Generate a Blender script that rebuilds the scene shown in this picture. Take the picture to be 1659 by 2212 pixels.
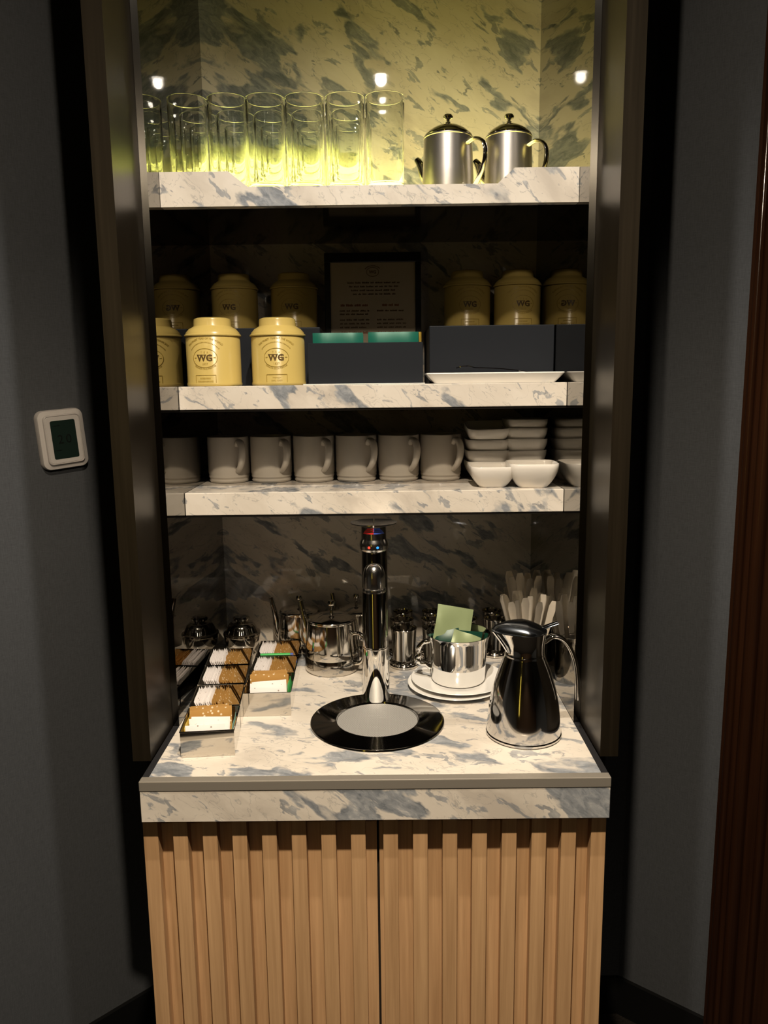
import bpy, bmesh, math, random
from mathutils import Vector, Matrix
random.seed(7)
for o in list(bpy.data.objects): bpy.data.objects.remove(o)
S = bpy.context.scene
COL = S.collection
PI = math.pi

# ------------------------------------------------------------------ camera
CZ = 1.5668
yaw, pitch, roll = (math.radians(a) for a in (-.2109, -9.4979, -.6793))
fw = Vector((math.sin(yaw)*math.cos(pitch), math.cos(yaw)*math.cos(pitch), math.sin(pitch)))
rt = Vector((math.cos(yaw), -math.sin(yaw), 0)); up = rt.cross(fw)
rt, up = rt*math.cos(roll)+up*math.sin(roll), -rt*math.sin(roll)+up*math.cos(roll)
cam = bpy.data.cameras.new('camera'); cam_ob = bpy.data.objects.new('camera', cam); COL.objects.link(cam_ob)
mw = Matrix((( rt.x, up.x, -fw.x, .0238), (rt.y, up.y, -fw.y, -1.139), (rt.z, up.z, -fw.z, CZ), (0, 0, 0, 1)))
cam_ob.matrix_world = mw
cam.sensor_fit = 'VERTICAL'; cam.sensor_height = 24.0; cam.sensor_width = 18.0
cam.lens = 1686.7/2212*24.0
cam.clip_start = .02; cam.clip_end = 30
S.camera = cam_ob

# ------------------------------------------------------------------ world, exposure, main and added fill lights
W_ = bpy.data.worlds.new('world'); S.world = W_; W_.use_nodes = True
W_.node_tree.nodes['Background'].inputs[0].default_value = (.02, .018, .016, 1)
W_.node_tree.nodes['Background'].inputs[1].default_value = .15
vs = S.view_settings
vs.view_transform = 'Standard'; vs.look = 'None'; vs.gamma = 1; vs.use_curve_mapping = False
vs.exposure = 0.0
CEIL = 2.60
WARM = (1.0, .83, .62)
def spot(name, loc, target, power, size, blend=.5, radius=.03, color=WARM):
    l = bpy.data.lights.new(name, 'SPOT'); l.energy = power; l.spot_size = math.radians(size); l.spot_blend = blend
    l.shadow_soft_size = radius; l.color = color
    o = bpy.data.objects.new(name, l); COL.objects.link(o); o.location = loc
    o.rotation_euler = (Vector(target)-Vector(loc)).to_track_quat('-Z', 'Y').to_euler()
    return o
DOWN_AND_FILL_LIGHTS = [((.02, -.42, 2.578), (.02, .30, .95), 66, 108), ((.02, -.88, 2.558), (.02, -.84, 0), 205, 132), ((.76, -2.3, 2.578), (-1.05, .10, 1.95), 200, 39),
              ((-.67, -2.3, 2.578), (1.02, .10, 1.95), 200, 39), ((.1, -2.6, 2.578), (.1, -2.3, 0), 50, 120)]  # last three are added fill: a pair for the upper side walls, one general
S.cycles.max_bounces = 32; S.cycles.transmission_bounces = 32; S.cycles.transparent_max_bounces = 32; S.cycles.glossy_bounces = 8
for i, (p, t, e, s) in enumerate(DOWN_AND_FILL_LIGHTS):
    spot('down_and_fill_lamp', p, t, e, s, (1.0, 1.0, 1.0, 1.0, .8)[i], (.017, .024, .03, .03, .03)[i], (1.0, .90, .77) if i == 0 else WARM)

# ------------------------------------------------------------------ materials
def lin(h):
    return tuple(((c/255+.055)/1.055)**2.4 if c > 10 else c/255/12.92 for c in h)+(1,)
def mat(name, col, rough=.5, metal=0, spec=.5, coat=0, coat_rough=.05, emit=None, estr=0, trans=0, ior=1.45, alpha=1):
    m = bpy.data.materials.new(name); m.use_nodes = True
    b = m.node_tree.nodes['Principled BSDF']
    b.inputs['Base Color'].default_value = tuple(col[:3])+(1,)
    b.inputs['Roughness'].default_value = rough; b.inputs['Metallic'].default_value = metal
    b.inputs['Specular IOR Level'].default_value = spec
    b.inputs['Coat Weight'].default_value = coat; b.inputs['Coat Roughness'].default_value = coat_rough
    b.inputs['Transmission Weight'].default_value = trans; b.inputs['IOR'].default_value = ior
    if emit:
        b.inputs['Emission Color'].default_value = tuple(emit[:3])+(1,); b.inputs['Emission Strength'].default_value = estr
    return m
def nodes(m): return m.node_tree.nodes, m.node_tree.links, m.node_tree.nodes['Principled BSDF']
def mapping(N, L, scale, rot=(0, 0, 0), loc=(0, 0, 0), kind='pos'):
    if kind == 'pos': src = N.new('ShaderNodeNewGeometry').outputs['Position']
    else: src = N.new('ShaderNodeTexCoord').outputs['Object']
    mp = N.new('ShaderNodeMapping'); mp.inputs['Scale'].default_value = scale
    mp.inputs['Rotation'].default_value = rot; mp.inputs['Location'].default_value = loc
    # rotate first, then scale
    r = N.new('ShaderNodeVectorRotate'); r.rotation_type = 'EULER_XYZ'; r.inputs['Rotation'].default_value = rot
    mp.inputs['Rotation'].default_value = (0, 0, 0)
    L.new(src, r.inputs['Vector']); L.new(r.outputs[0], mp.inputs['Vector'])
    return mp.outputs[0]
def noise(N, L, vec, scale, detail=3, rough=.5, dist=0):
    n = N.new('ShaderNodeTexNoise'); n.inputs['Scale'].default_value = scale; n.inputs['Detail'].default_value = detail
    n.inputs['Roughness'].default_value = rough; n.inputs['Distortion'].default_value = dist
    L.new(vec, n.inputs['Vector']); return n.outputs['Fac']
def ramp(N, L, fac, stops):
    r = N.new('ShaderNodeValToRGB')
    while len(r.color_ramp.elements) < len(stops): r.color_ramp.elements.new(.5)
    for e, (p, c) in zip(r.color_ramp.elements, stops): e.position = p; e.color = c if len(c) == 4 else tuple(c)+(1,)
    L.new(fac, r.inputs['Fac']); return r.outputs['Color']
def mix(N, L, fac, a, b, mode='MIX'):
    m = N.new('ShaderNodeMix'); m.data_type = 'RGBA'; m.blend_type = mode
    for s, v in ((m.inputs[0], fac), (m.inputs[6], a), (m.inputs[7], b)):
        if isinstance(v, (int, float)): s.default_value = v
        elif isinstance(v, tuple): s.default_value = v if len(v) == 4 else v+(1,)
        else: L.new(v, s)
    return m.outputs[2]
def bump(N, L, b, h, strength, dist=.002):
    n = N.new('ShaderNodeBump'); n.inputs['Strength'].default_value = strength; n.inputs['Distance'].default_value = dist
    L.new(h, n.inputs['Height']); L.new(n.outputs[0], b.inputs['Normal'])
g3 = lambda v: (v, v, v, 1)

def marble(name, rot, scale=(1, 1, 1), lo=.53, hi=.56, seed=(0, 0, 0), rough=.12, freq=7.0):
    m = mat(name, (.7, .64, .57), rough, spec=.5); N, L, b = nodes(m)
    v0 = mapping(N, L, scale, rot, seed)
    w = N.new('ShaderNodeTexNoise'); w.inputs['Scale'].default_value = 24; w.inputs['Detail'].default_value = 4; L.new(v0, w.inputs['Vector'])
    sc = N.new('ShaderNodeVectorMath'); sc.operation = 'MULTIPLY_ADD'; sc.inputs[1].default_value = (.055,)*3
    L.new(w.outputs['Color'], sc.inputs[0]); L.new(v0, sc.inputs[2]); v = sc.outputs[0]
    patch = ramp(N, L, noise(N, L, v, freq, 2.5, .5, .35), [(lo, g3(0)), (hi, g3(1))])
    small = ramp(N, L, noise(N, L, v, freq*3.1, 3, .55, .5), [(.60, g3(0)), (.64, g3(.8))])
    fac2 = mix(N, L, 1.0, patch, small, 'LIGHTEN')
    base = ramp(N, L, noise(N, L, v, 8, 4, .55, .3), [(.3, (.50, .45, .39)), (.45, (.63, .575, .50)), (.75, (.72, .67, .60))])
    grey = ramp(N, L, noise(N, L, v, 42, 4, .65, .5), [(.32, (.15, .165, .185)), (.5, (.26, .275, .295)), (.64, (.36, .37, .38)), (.74, (.54, .52, .50))])
    c = mix(N, L, fac2, base, grey)
    vein = ramp(N, L, noise(N, L, v, 15, 3, .5, 1.6), [(.489, g3(0)), (.5, g3(.5)), (.511, g3(0))])
    c = mix(N, L, vein, c, (.27, .265, .26, 1))
    L.new(c, b.inputs['Base Color'])
    return m
R = math.radians
M_marb_back = marble('marble_back', (0, R(-36), 0), (.62, 1, 1.5), .545, .58, (1.3, 0, .4), .022, 11.0)
M_marb_shelf = marble('marble_shelf', (0, R(-40), 0), (.8, 1, 1.6), .565, .605, (.3, .2, 2.1), .12, 9.0)
M_marb_top = marble('marble_counter', (0, 0, R(14)), (.62, 1.15, 1), .54, .58, (5.2, .5, .3), .10, 12.0)
M_marb_fascia = marble('marble_fascia', (0, R(-38), 0), (.75, 1, 1.7), .525, .55, (2.45, 0, .9), .14, 8.0)

def wallfabric():
    m = mat('grey_wall_fabric', (.06, .06, .062), .85, spec=.2); N, L, b = nodes(m)
    v = mapping(N, L, (70, 70, 900))
    w = noise(N, L, v, 1.0, 2, .6)
    v2 = mapping(N, L, (600, 600, 60)); w2 = noise(N, L, v2, 1.0, 2, .6)
    h = mix(N, L, .5, w, w2)
    c = ramp(N, L, h, [(.3, (.052, .056, .062)), (.7, (.078, .083, .091))])
    L.new(c, b.inputs['Base Color']); bump(N, L, b, h, .35, .001); return m
M_wall = wallfabric()
def wood(name, c1, c2, rough=.45, sc=1.0, spec=.35):
    m = mat(name, c1, rough, spec=spec); N, L, b = nodes(m)
    v = mapping(N, L, (170*sc, 170*sc, 5*sc)); g = noise(N, L, v, 1.0, 4, .6, .3)
    v2 = mapping(N, L, (45*sc, 45*sc, 1.2*sc)); g2 = noise(N, L, v2, 1.0, 3, .5, .5)
    f = mix(N, L, .45, g, g2)
    L.new(ramp(N, L, f, [(.3, c1), (.68, c2)]), b.inputs['Base Color']); bump(N, L, b, g, .12, .001); return m
M_oak = wood('oak_veneer', (.40, .235, .115), (.62, .39, .205))
M_mahog = wood('mahogany_gloss', (.010, .004, .002), (.030, .0115, .005), .14, .5, .6)
M_carc = mat('cabinet_carcass_dark', (.02, .014, .009), .6)
M_bronze = mat('bronze_panel', (.03, .022, .013), .3, .2, .4)
N, L, b = nodes(M_bronze)
L.new(ramp(N, L, noise(N, L, mapping(N, L, (120, 120, 3)), 1, 3, .6), [(.3, (.011, .0083, .005)), (.7, (.017, .013, .008))]), b.inputs['Base Color'])
M_mirror = mat('bronze_tinted_mirror', (.19, .18, .16), .015, 1)
M_under = mat('dark_gloss_underside', (.010, .009, .008), .08, 0, .5)
M_base = mat('black_baseboard', (.006, .006, .006), .35, spec=.3)
M_floor = mat('dark_carpet', (.012, .010, .009), .95, spec=.1)
N, L, b = nodes(M_floor); L.new(ramp(N, L, noise(N, L, mapping(N, L, (220, 220, 220)), 1, 2), [(.3, (.008, .007, .006)), (.7, (.018, .015, .013))]), b.inputs['Base Color'])
M_ceil = mat('ceiling_paint', (.30, .28, .25), .9)
N, L, b = nodes(M_ceil); bump(N, L, b, noise(N, L, mapping(N, L, (300, 300, 300)), 1, 2), .1, .001)
M_rear = wood('brown_wall_panel', (.05, .03, .018), (.10, .062, .036), .4, .4)
M_chrome = mat('polished_chrome', (.78, .77, .75), .045, 1)
M_steel = mat('polished_steel', (.66, .63, .58), .075, 1)
M_brush = mat('brushed_steel', (.52, .49, .46), .34, 1)
N, L, b = nodes(M_brush); bump(N, L, b, noise(N, L, mapping(N, L, (40, 40, 900), kind='obj'), 1, 2), .12, .0004)
M_cutlery = mat('satin_cutlery', (.86, .82, .75), .24, 1)
M_trim = mat('brushed_edge_trim', (.46, .42, .36), .36, .65)
M_softchrome = mat('soft_chrome', (.80, .79, .78), .17, 1)
M_blacktrim = mat('dark_side_trim', (.02, .02, .022), .2, 0, .5)
M_white = mat('white_porcelain', (.80, .78, .74), .12, 0, .5)
M_cream = mat('cream_stoneware', (.45, .41, .355), .22, 0, .5)
M_bowl = mat('white_bowl_glaze', (.74, .70, .64), .16, 0, .5)
M_tin = mat('yellow_tin_lacquer', (.50, .375, .115), .24, 0, .5)
M_tinemb = mat('tin_emboss_ochre', (.36, .25, .05), .35)
M_tintxt = mat('tin_letter_brown', (.10, .06, .018), .4)
M_black = mat('black_box_card', (.011, .013, .017), .55, spec=.2)
M_frame = mat('black_frame', (.006, .006, .006), .3)
M_paper = mat('menu_paper', (.50, .42, .31), .8)
M_ink = mat('menu_ink_brown', (.12, .07, .04), .8)
M_inkred = mat('menu_ink_red', (.26, .08, .035), .8)
M_green = mat('teal_foil_sachet', (.006, .11, .075), .38, .1, .4)
M_lgreen = mat('pale_green_foil_sachet', (.27, .33, .17), .4, .1)
M_dgreen = mat('dark_green_foil_sachet', (.004, .045, .028), .35, .1)
M_gold = mat('gold_foil', (.55, .36, .06), .3, .7)
M_sw = mat('white_paper_sachet', (.82, .78, .76), .7)
M_sb = mat('brown_paper_sachet', (.36, .185, .055), .7)
def printed(m, c0, c1, sc, th):
    N, L, b = nodes(m); v = N.new('ShaderNodeTexVoronoi'); v.inputs['Scale'].default_value = 1.0
    L.new(mapping(N, L, (sc, sc, sc)), v.inputs['Vector'])
    L.new(ramp(N, L, v.outputs['Distance'], [(th, c1), (th+.05, c0)]), b.inputs['Base Color'])
printed(M_sb, (.40, .215, .052), (.72, .60, .42), 120, .20)
printed(M_sw, (.82, .78, .76), (.34, .29, .25), 105, .13)
M_sgreen = mat('bright_green_sachet', (.06, .42, .10), .5)
M_sblue = mat('blue_sachet_tip', (.06, .11, .45), .5)
M_syell = mat('yellow_sachet', (.80, .58, .10), .5)
M_steal = mat('pale_teal_sachet', (.30, .52, .42), .5)
M_sprint = mat('sachet_print_grey', (.25, .22, .19), .6)
M_sprintw = mat('sachet_print_white', (.8, .74, .62), .6)
M_plastic = mat('pale_grey_plastic', (.50, .47, .45), .4)
M_lcd = mat('lcd_dark_green', (.010, .020, .016), .25)
M_lcdtxt = mat('lcd_segments', (.001, .002, .002), .4)
M_glass = mat('clear_glass', (.97, .99, .97), .0, 0, .5, trans=1, ior=1.46)
M_led = mat('yellow_light_panel', (.8, .7, .2), .5, emit=(1.0, .85, .22), estr=4.4)
M_lens = mat('downlight_lens', (1, 1, 1), .5, emit=(1, .93, .82), estr=40)
M_lens2 = mat('down_and_fill_lens_dim', (1, 1, 1), .5, emit=(1, .93, .82), estr=25)
M_ylamp = mat('yellow_tube_lamp', (1, .8, .2), .5, emit=(1, .74, .10), estr=1.3)
M_redl = mat('red_indicator', (.8, .03, .02), .4, emit=(1, .08, .04), estr=.9)
M_bluel = mat('blue_indicator', (.02, .2, .9), .4, emit=(.03, .32, 1), estr=1.0)
M_redp = mat('red_marking', (.75, .04, .04), .35)
M_bluep = mat('blue_marking', (.07, .13, .60), .35)
M_blackg = mat('black_gloss_panel', (.008, .009, .011), .08)
def grid_mat():
    m = mat('perforated_steel', (.72, .71, .69), .45, .6); N, L, b = nodes(m)
    v = N.new('ShaderNodeTexVoronoi'); v.inputs['Scale'].default_value = 1.0; v.inputs['Randomness'].default_value = 0
    L.new(mapping(N, L, (330, 330, 1), (0, 0, R(45))), v.inputs['Vector'])
    L.new(ramp(N, L, v.outputs['Distance'], [(.28, (.30, .29, .28)), (.42, (.74, .73, .70))]), b.inputs['Base Color'])
    bump(N, L, b, v.outputs['Distance'], .5, .001); return m
M_grid = grid_mat()

# ------------------------------------------------------------------ mesh helpers
def new_mesh(name, verts, faces, smooth=True, angle=35):
    me = bpy.data.meshes.new(name); me.from_pydata([tuple(v) for v in verts], [], faces)
    bm = bmesh.new(); bm.from_mesh(me); bmesh.ops.recalc_face_normals(bm, faces=bm.faces); bm.to_mesh(me); bm.free()
    if smooth:
        for p in me.polygons: p.use_smooth = True
        me.set_sharp_from_angle(angle=R(angle))
    return me
def join(parts):
    V, F = [], []
    for v, f in parts:
        k = len(V); V += [tuple(x) for x in v]; F += [tuple(i+k for i in q) for q in f]
    return V, F
def boxvf(x0, x1, y0, y1, z0, z1):
    return ([(x0, y0, z0), (x1, y0, z0), (x1, y1, z0), (x0, y1, z0), (x0, y0, z1), (x1, y0, z1), (x1, y1, z1), (x0, y1, z1)],
            [(0, 3, 2, 1), (4, 5, 6, 7), (0, 1, 5, 4), (1, 2, 6, 5), (2, 3, 7, 6), (3, 0, 4, 7)])
def box_mesh(name, x0, x1, y0, y1, z0, z1, bev=0, seg=2):
    v, f = boxvf(x0, x1, y0, y1, z0, z1); me = bpy.data.meshes.new(name); me.from_pydata(v, [], f)
    bm = bmesh.new(); bm.from_mesh(me)
    if bev: bmesh.ops.bevel(bm, geom=bm.edges[:], offset=bev, segments=seg, affect='EDGES', profile=.5)
    bmesh.ops.recalc_face_normals(bm, faces=bm.faces); bm.to_mesh(me); bm.free()
    return me
def lathevf(prof, seg=40, closed=False):
    V, F = [], []; n = len(prof); rings = []
    for r, z in prof:
        if r < 1e-6: rings.append([len(V)]); V.append((0, 0, z))
        else:
            rings.append(list(range(len(V), len(V)+seg)))
            V += [(r*math.cos(2*PI*i/seg), r*math.sin(2*PI*i/seg), z) for i in range(seg)]
    pairs = list(zip(rings, rings[1:]))+([(rings[-1], rings[0])] if closed else [])
    for a, c in pairs:
        for i in range(seg):
            j = (i+1) % seg
            if len(a) == 1 and len(c) == 1: continue
            if len(a) == 1: F.append((a[0], c[j], c[i]))
            elif len(c) == 1: F.append((a[i], a[j], c[0]))
            else: F.append((a[i], a[j], c[j], c[i]))
    return V, F
def lathe(name, prof, seg=40, closed=False, angle=35): return new_mesh(name, *lathevf(prof, seg, closed), angle=angle)
def tubevf(path, rad, seg=12, flat=1.0, cap=True, side=None):
    """swept tube; rad scalar or list; flat squashes the cross-section along the sweep normal"""
    P = [Vector(p) for p in path]; n = len(P); rad = rad if isinstance(rad, (list, tuple)) else [rad]*n
    V, F = [], []
    ref = Vector(side) if side else Vector((0, 1, 0))
    for i, p in enumerate(P):
        t = (P[min(i+1, n-1)]-P[max(i-1, 0)]).normalized()
        a = ref-t*ref.dot(t)
        if a.length < 1e-4: a = Vector((1, 0, 0))-t*t.x
        a.normalize(); c = t.cross(a)
        for k in range(seg):
            q = 2*PI*k/seg; V.append(p+a*(rad[i]*math.cos(q))+c*(rad[i]*flat*math.sin(q)))
    for i in range(n-1):
        for k in range(seg):
            j = (k+1) % seg; F.append((i*seg+k, i*seg+j, (i+1)*seg+j, (i+1)*seg+k))
    if cap: F.append(tuple(range(seg))[::-1]); F.append(tuple((n-1)*seg+k for k in range(seg)))
    return V, F
def tube(name, path, rad, seg=12, flat=1.0, side=None): return new_mesh(name, *tubevf(path, rad, seg, flat, side=side), angle=50)
def smooth_path(pts, n=8):
    P = [Vector(p) for p in pts]; P = [P[0]*2-P[1]]+P+[P[-1]*2-P[-2]]; out = []
    for i in range(1, len(P)-2):
        for k in range(n):
            t = k/n; a, b_, c, d = P[i-1], P[i], P[i+1], P[i+2]
            out.append(.5*((2*b_)+(c-a)*t+(2*a-5*b_+4*c-d)*t*t+(3*b_-a-3*c+d)*t**3))
    out.append(P[-2]); return out
def smooth_prof(pts, n=5):
    return [(max(0, p.x), p.y) for p in smooth_path([(r, z, 0) for r, z in pts], n)]
def prism(name, poly, y0, y1, axis='y', smooth=False):
    n = len(poly)
    if axis == 'y': V = [(x, y0, z) for x, z in poly]+[(x, y1, z) for x, z in poly]
    else: V = [(x, y, y0) for x, y in poly]+[(x, y, y1) for x, y in poly]
    F = [tuple(range(n)), tuple(range(n, 2*n))[::-1]]+[(i, i+n, (i+1) % n+n, (i+1) % n) for i in range(n)]
    return new_mesh(name, V, F, smooth, 40)
def rrect(w, h, r, n=6):
    out = []
    for cx, cz, a0 in ((w/2-r, h/2-r, 0), (-w/2+r, h/2-r, 90), (-w/2+r, -h/2+r, 180), (w/2-r, -h/2+r, 270)):
        for k in range(n+1):
            a = R(a0+90*k/n); out.append((cx+r*math.cos(a), cz+r*math.sin(a)))
    return out
def text_vf(body, size, ext=.0004, bold=0.0):
    cu = bpy.data.curves.new('txt', 'FONT'); cu.body = body; cu.size = size; cu.align_x = 'CENTER'; cu.extrude = ext
    cu.offset = bold; cu.resolution_u = 2
    o = bpy.data.objects.new('txt', cu); COL.objects.link(o)
    dg = bpy.context.evaluated_depsgraph_get(); me = bpy.data.meshes.new_from_object(o.evaluated_get(dg))
    V = [tuple(v.co) for v in me.vertices]; F = [tuple(p.vertices) for p in me.polygons]
    bpy.data.objects.remove(o); bpy.data.curves.remove(cu); bpy.data.meshes.remove(me)
    return V, F
def arc(vf, rho):
    V, F = vf; return [((rho+y)*math.sin(x/rho), (rho+y)*math.cos(x/rho)-rho, z) for x, y, z in V], F
def move(vf, dx=0, dy=0, dz=0):
    V, F = vf; return [(x+dx, y+dy, z+dz) for x, y, z in V], F

# ------------------------------------------------------------------ object helpers
def obj(name, me, m, parent=None, loc=(0, 0, 0), rot=(0, 0, 0), label=None):
    o = bpy.data.objects.new(name, me); COL.objects.link(o); o.location = loc; o.rotation_euler = rot
    if m is not None:
        if not me.materials: me.materials.append(m)
        elif me.materials[0] != m:
            o.material_slots[0].link = 'OBJECT'; o.material_slots[0].material = m
    o.parent = parent
    if label: o['label'] = label
    return o
def tag(o, label, cat, group=None):
    o['label'] = label; o['category'] = cat
    if group: o['group'] = group
    return o
def thing(name, label, cat, loc=(0, 0, 0), rot=(0, 0, 0), group=None):
    o = bpy.data.objects.new(name, None); COL.objects.link(o); o.location = loc; o.rotation_euler = rot
    o.empty_display_size = .02
    return tag(o, label, cat, group)
def struct(name, me, m, label=None, **k):
    o = obj(name, me, m, **k); o['kind'] = 'structure'
    if label: o['label'] = label
    return o
def dup(root, loc, rot=None, label=None, group=None):
    r = root.copy(); COL.objects.link(r); r.location = loc
    if rot is not None: r.rotation_euler = rot
    if label: r['label'] = label
    if group: r['group'] = group
    for ch in list(root.children):
        c = ch.copy(); COL.objects.link(c); c.parent = r
        for g in list(ch.children):
            d = g.copy(); COL.objects.link(d); d.parent = c
    return r

# ------------------------------------------------------------------ key dimensions (metres)
HW = .36            # niche half width (mirror face)
YM, YB = .204, .653  # mirror front edge, niche back
CT = .95            # counter top
S1, S2, S3 = (.273, 1.897, 1.867), (.323, 1.5614, 1.5143), (.327, 1.3617, 1.3146)   # front y, top, bottom

# ------------------------------------------------------------------ room shell
def wall_seg(name, p, q, t=.06, z0=0, z1=CEIL, m=M_wall, label=None, flip=1):
    p, q = Vector((p[0], p[1], 0)), Vector((q[0], q[1], 0)); d = (q-p).normalized(); n = Vector((d.y, -d.x, 0))*t*flip
    poly = [p, q, q+n, p+n]
    V = [(a.x, a.y, z0) for a in poly]+[(a.x, a.y, z1) for a in poly]
    F = [(0, 3, 2, 1), (4, 5, 6, 7), (0, 1, 5, 4), (1, 2, 6, 5), (2, 3, 7, 6), (3, 0, 4, 7)]
    return struct(name, new_mesh(name, V, F, False), m, label)
struct('floor', box_mesh('floor', -2.3, 2.3, -3.4, .9, -.05, 0), M_floor, 'dark carpeted floor')
struct('ceiling', box_mesh('ceiling', -2.3, 2.3, -3.4, .9, CEIL, CEIL+.05), M_ceil, 'plain ceiling with recessed downlights')
BW = .5915                                   # face of the back wall beside the niche
LD = Vector((-.7071, -.7071, 0)); L0 = Vector((-.5482, BW, 0)); L1 = L0+LD*1.9
RD = Vector((.7784, -.6278, 0)); R0 = Vector((.588, BW, 0)); RC = Vector((.752, .459, 0)); R1 = R0+RD*2.0
wall_seg('wall_left', L0, L1, .06, label='splayed wall in charcoal fabric left of the niche', flip=1)
wall_seg('wall_right', R0, RC+RD*.01, .06, label='splayed wall in charcoal fabric right of the niche', flip=-1)
wb = join([boxvf(-.70, -.403, BW, .72, 0, CEIL), boxvf(.403, .70, BW, .72, 0, CEIL), boxvf(-.403, .403, .668, .72, 0, CEIL)])
struct('wall_back', new_mesh('wall_back', *wb, smooth=False), M_wall, 'charcoal wall strip behind the niche unit')
wall_seg('wall_west', (L1.x, L1.y), (L1.x, -3.3), .06, label='side wall of the room', flip=1)
wall_seg('wall_east', (R1.x, R1.y), (R1.x, -3.3), .06, label='side wall of the room', flip=-1)
struct('wall_rear', box_mesh('wall_rear', -2.2, 2.3, -3.36, -3.3, 0, CEIL), M_rear, 'brown panelled wall at the far end of the room')
def baseboard(name, p, q, flip, lab):
    return wall_seg(name, p, q, .010, 0, .1, M_base, lab, flip)
baseboard('baseboard_left', L0, L1, -1, 'black baseboard along the left splayed wall')
baseboard('baseboard_right', R0, RC, 1, 'black baseboard along the right splayed wall')
struct('baseboard_back', box_mesh('bbb', .4035, .5870, BW-.010, BW, 0, .1), M_base, 'black baseboard on the short back wall')
# niche
struct('wall_niche', box_mesh('niche_back', -.402, .402, YB, .667, .90, CEIL-.001), M_marb_back, 'polished veined marble back of the niche')
for s, nm in ((-1, 'left'), (1, 'right')):
    x = sorted((s*HW, s*.3715))
    o = obj('mirror_panel', box_mesh('mirror_panel', x[0], x[1], YM, YB-.0005, CT+.0005, 2.4995), M_mirror)
    tag(o, f'bronze tinted mirror panel lining the niche side that reflects the {"row of drinking glasses" if s<0 else "coffee pots"}', 'mirror')
    a, c = sorted((s*.372, s*.402))
    j = join([boxvf(a, c, .070, YB, CT, CEIL-.001), boxvf(a, c, .14, YB, 0, CT)])
    struct('trim_1' if s < 0 else 'trim_2', new_mesh('jamb', *j, smooth=False), M_bronze, f'dark bronze upright panel framing the niche')
struct('trim_3', box_mesh('header', -.3715, .3715, .075, YB-.0005, 2.50, CEIL-.001), M_bronze, 'dark bronze header panel above the niche')

# ------------------------------------------------------------------ doorway casing on the right
def prof_extrude(name, prof, org, e, n, z0, z1):
    V = [tuple(org+e*s+n*d)[:2]+(z0,) for s, d in prof]+[tuple(org+e*s+n*d)[:2]+(z1,) for s, d in prof]
    k = len(prof); F = [(i, i+1, i+1+k, i+k) for i in range(k-1)]+[tuple(range(k)), tuple(range(k, 2*k))]
    return new_mesh(name, V, F, True, 30)
RN = Vector((-.6278, -.7784, 0))
def bead(s0, s1, d0, h, n=8): return [((s0+s1)/2-(s1-s0)/2*math.cos(PI*k/n), d0+h*math.sin(PI*k/n)) for k in range(n+1)]
door = thing('door_casing', 'glossy dark mahogany door casing with vertical mouldings', 'door frame', tuple(RC))
del door['category']; door['kind'] = 'structure'; door.name = 'door_1'
casing = [(.0, -.03), (.0, .018)]+bead(.006, .022, .018, .008)+[(.024, .016), (.030, .016)]+bead(.032, .060, .016, .018)+[(.062, .014), (.078, .014)]+bead(.080, .098, .014, .010)+[(.10, .010), (.15, .010), (.15, -.03)]
obj('casing', prof_extrude('casing', casing, Vector((0, 0, 0)), RD, RN, 0, 2.35), M_mahog, door)
obj('door_leaf', prof_extrude('leaf', [(.151, -.03), (.151, -.006), (1.05, -.006), (1.05, -.03)], Vector((0, 0, 0)), RD, RN, .005, 2.249), M_mahog, door)
obj('casing_head', prof_extrude('casing_head', [(.1505, -.03), (.1505, .010), (1.05, .010), (1.05, -.03)], Vector((0, 0, 0)), RD, RN, 2.25, 2.35), M_mahog, door)
wall_seg('wall_over_door', RC, RC+RD*1.06, .06, 2.351, CEIL, label='charcoal wall above the door', flip=-1)
wall_seg('wall_beside_door', RC+RD*1.06, R1, .06, label='charcoal wall beyond the door', flip=-1)

# ------------------------------------------------------------------ downlights, added fill fixtures and room lamp
ring_me = lathe('ring', [(.030, .002), (.024, .011), (.030, .012), (.052, .012), (.055, .006), (.050, 0)], 32, True)
lens_me = lathe('lens', [(0, .004), (.019, .004), (.019, .010), (0, .010)], 28)
lens2_me = lathe('lens2', [(0, .004), (.0295, .004), (.0295, .010), (0, .010)], 28)
dl_lab = ['round flush ceiling downlight above the counter edge', 'shaded cylinder ceiling spotlight between the counter and the room', 'added fill spotlight at the mahogany door side, turned to the thermostat wall',
          'added fill spotlight at the thermostat side, turned to the door wall', 'added round fill light near the brown panelled wall']  # last three fixtures only house the added fill lights
for i, (p, t, e, s) in enumerate(DOWN_AND_FILL_LIGHTS):
    d = thing('ceiling_down_and_fill', dl_lab[i], 'light', (p[0], p[1], CEIL-.0125), group='ceiling downlights')
    obj('ring', ring_me, M_plastic, d); obj('lens', lens_me if i == 0 else lens2_me, M_lens if i == 0 else M_lens2, d)
    if i == 1: obj('baffle', lathe('baffle', [(.0330, -.022), (.0575, -.022), (.0575, .012), (.0553, .012), (.0553, -.012), (.0330, -.012)], 40, True), M_frame, d)
lamp = thing('wall_lamp', 'tall slim yellow tube lamp on the brown panelled wall', 'lamp', (-1.30, -3.3, .55))
obj('tube', lathe('ltube', [(0, .05), (.045, .05), (.05, .06), (.05, 1.75), (.045, 1.76), (0, 1.76)], 20), M_ylamp, lamp, (0, .06, 0))
obj('backplate', box_mesh('bplate', -.06, .06, .0005, .008, 0, 1.8, .002), M_trim, lamp)

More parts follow.
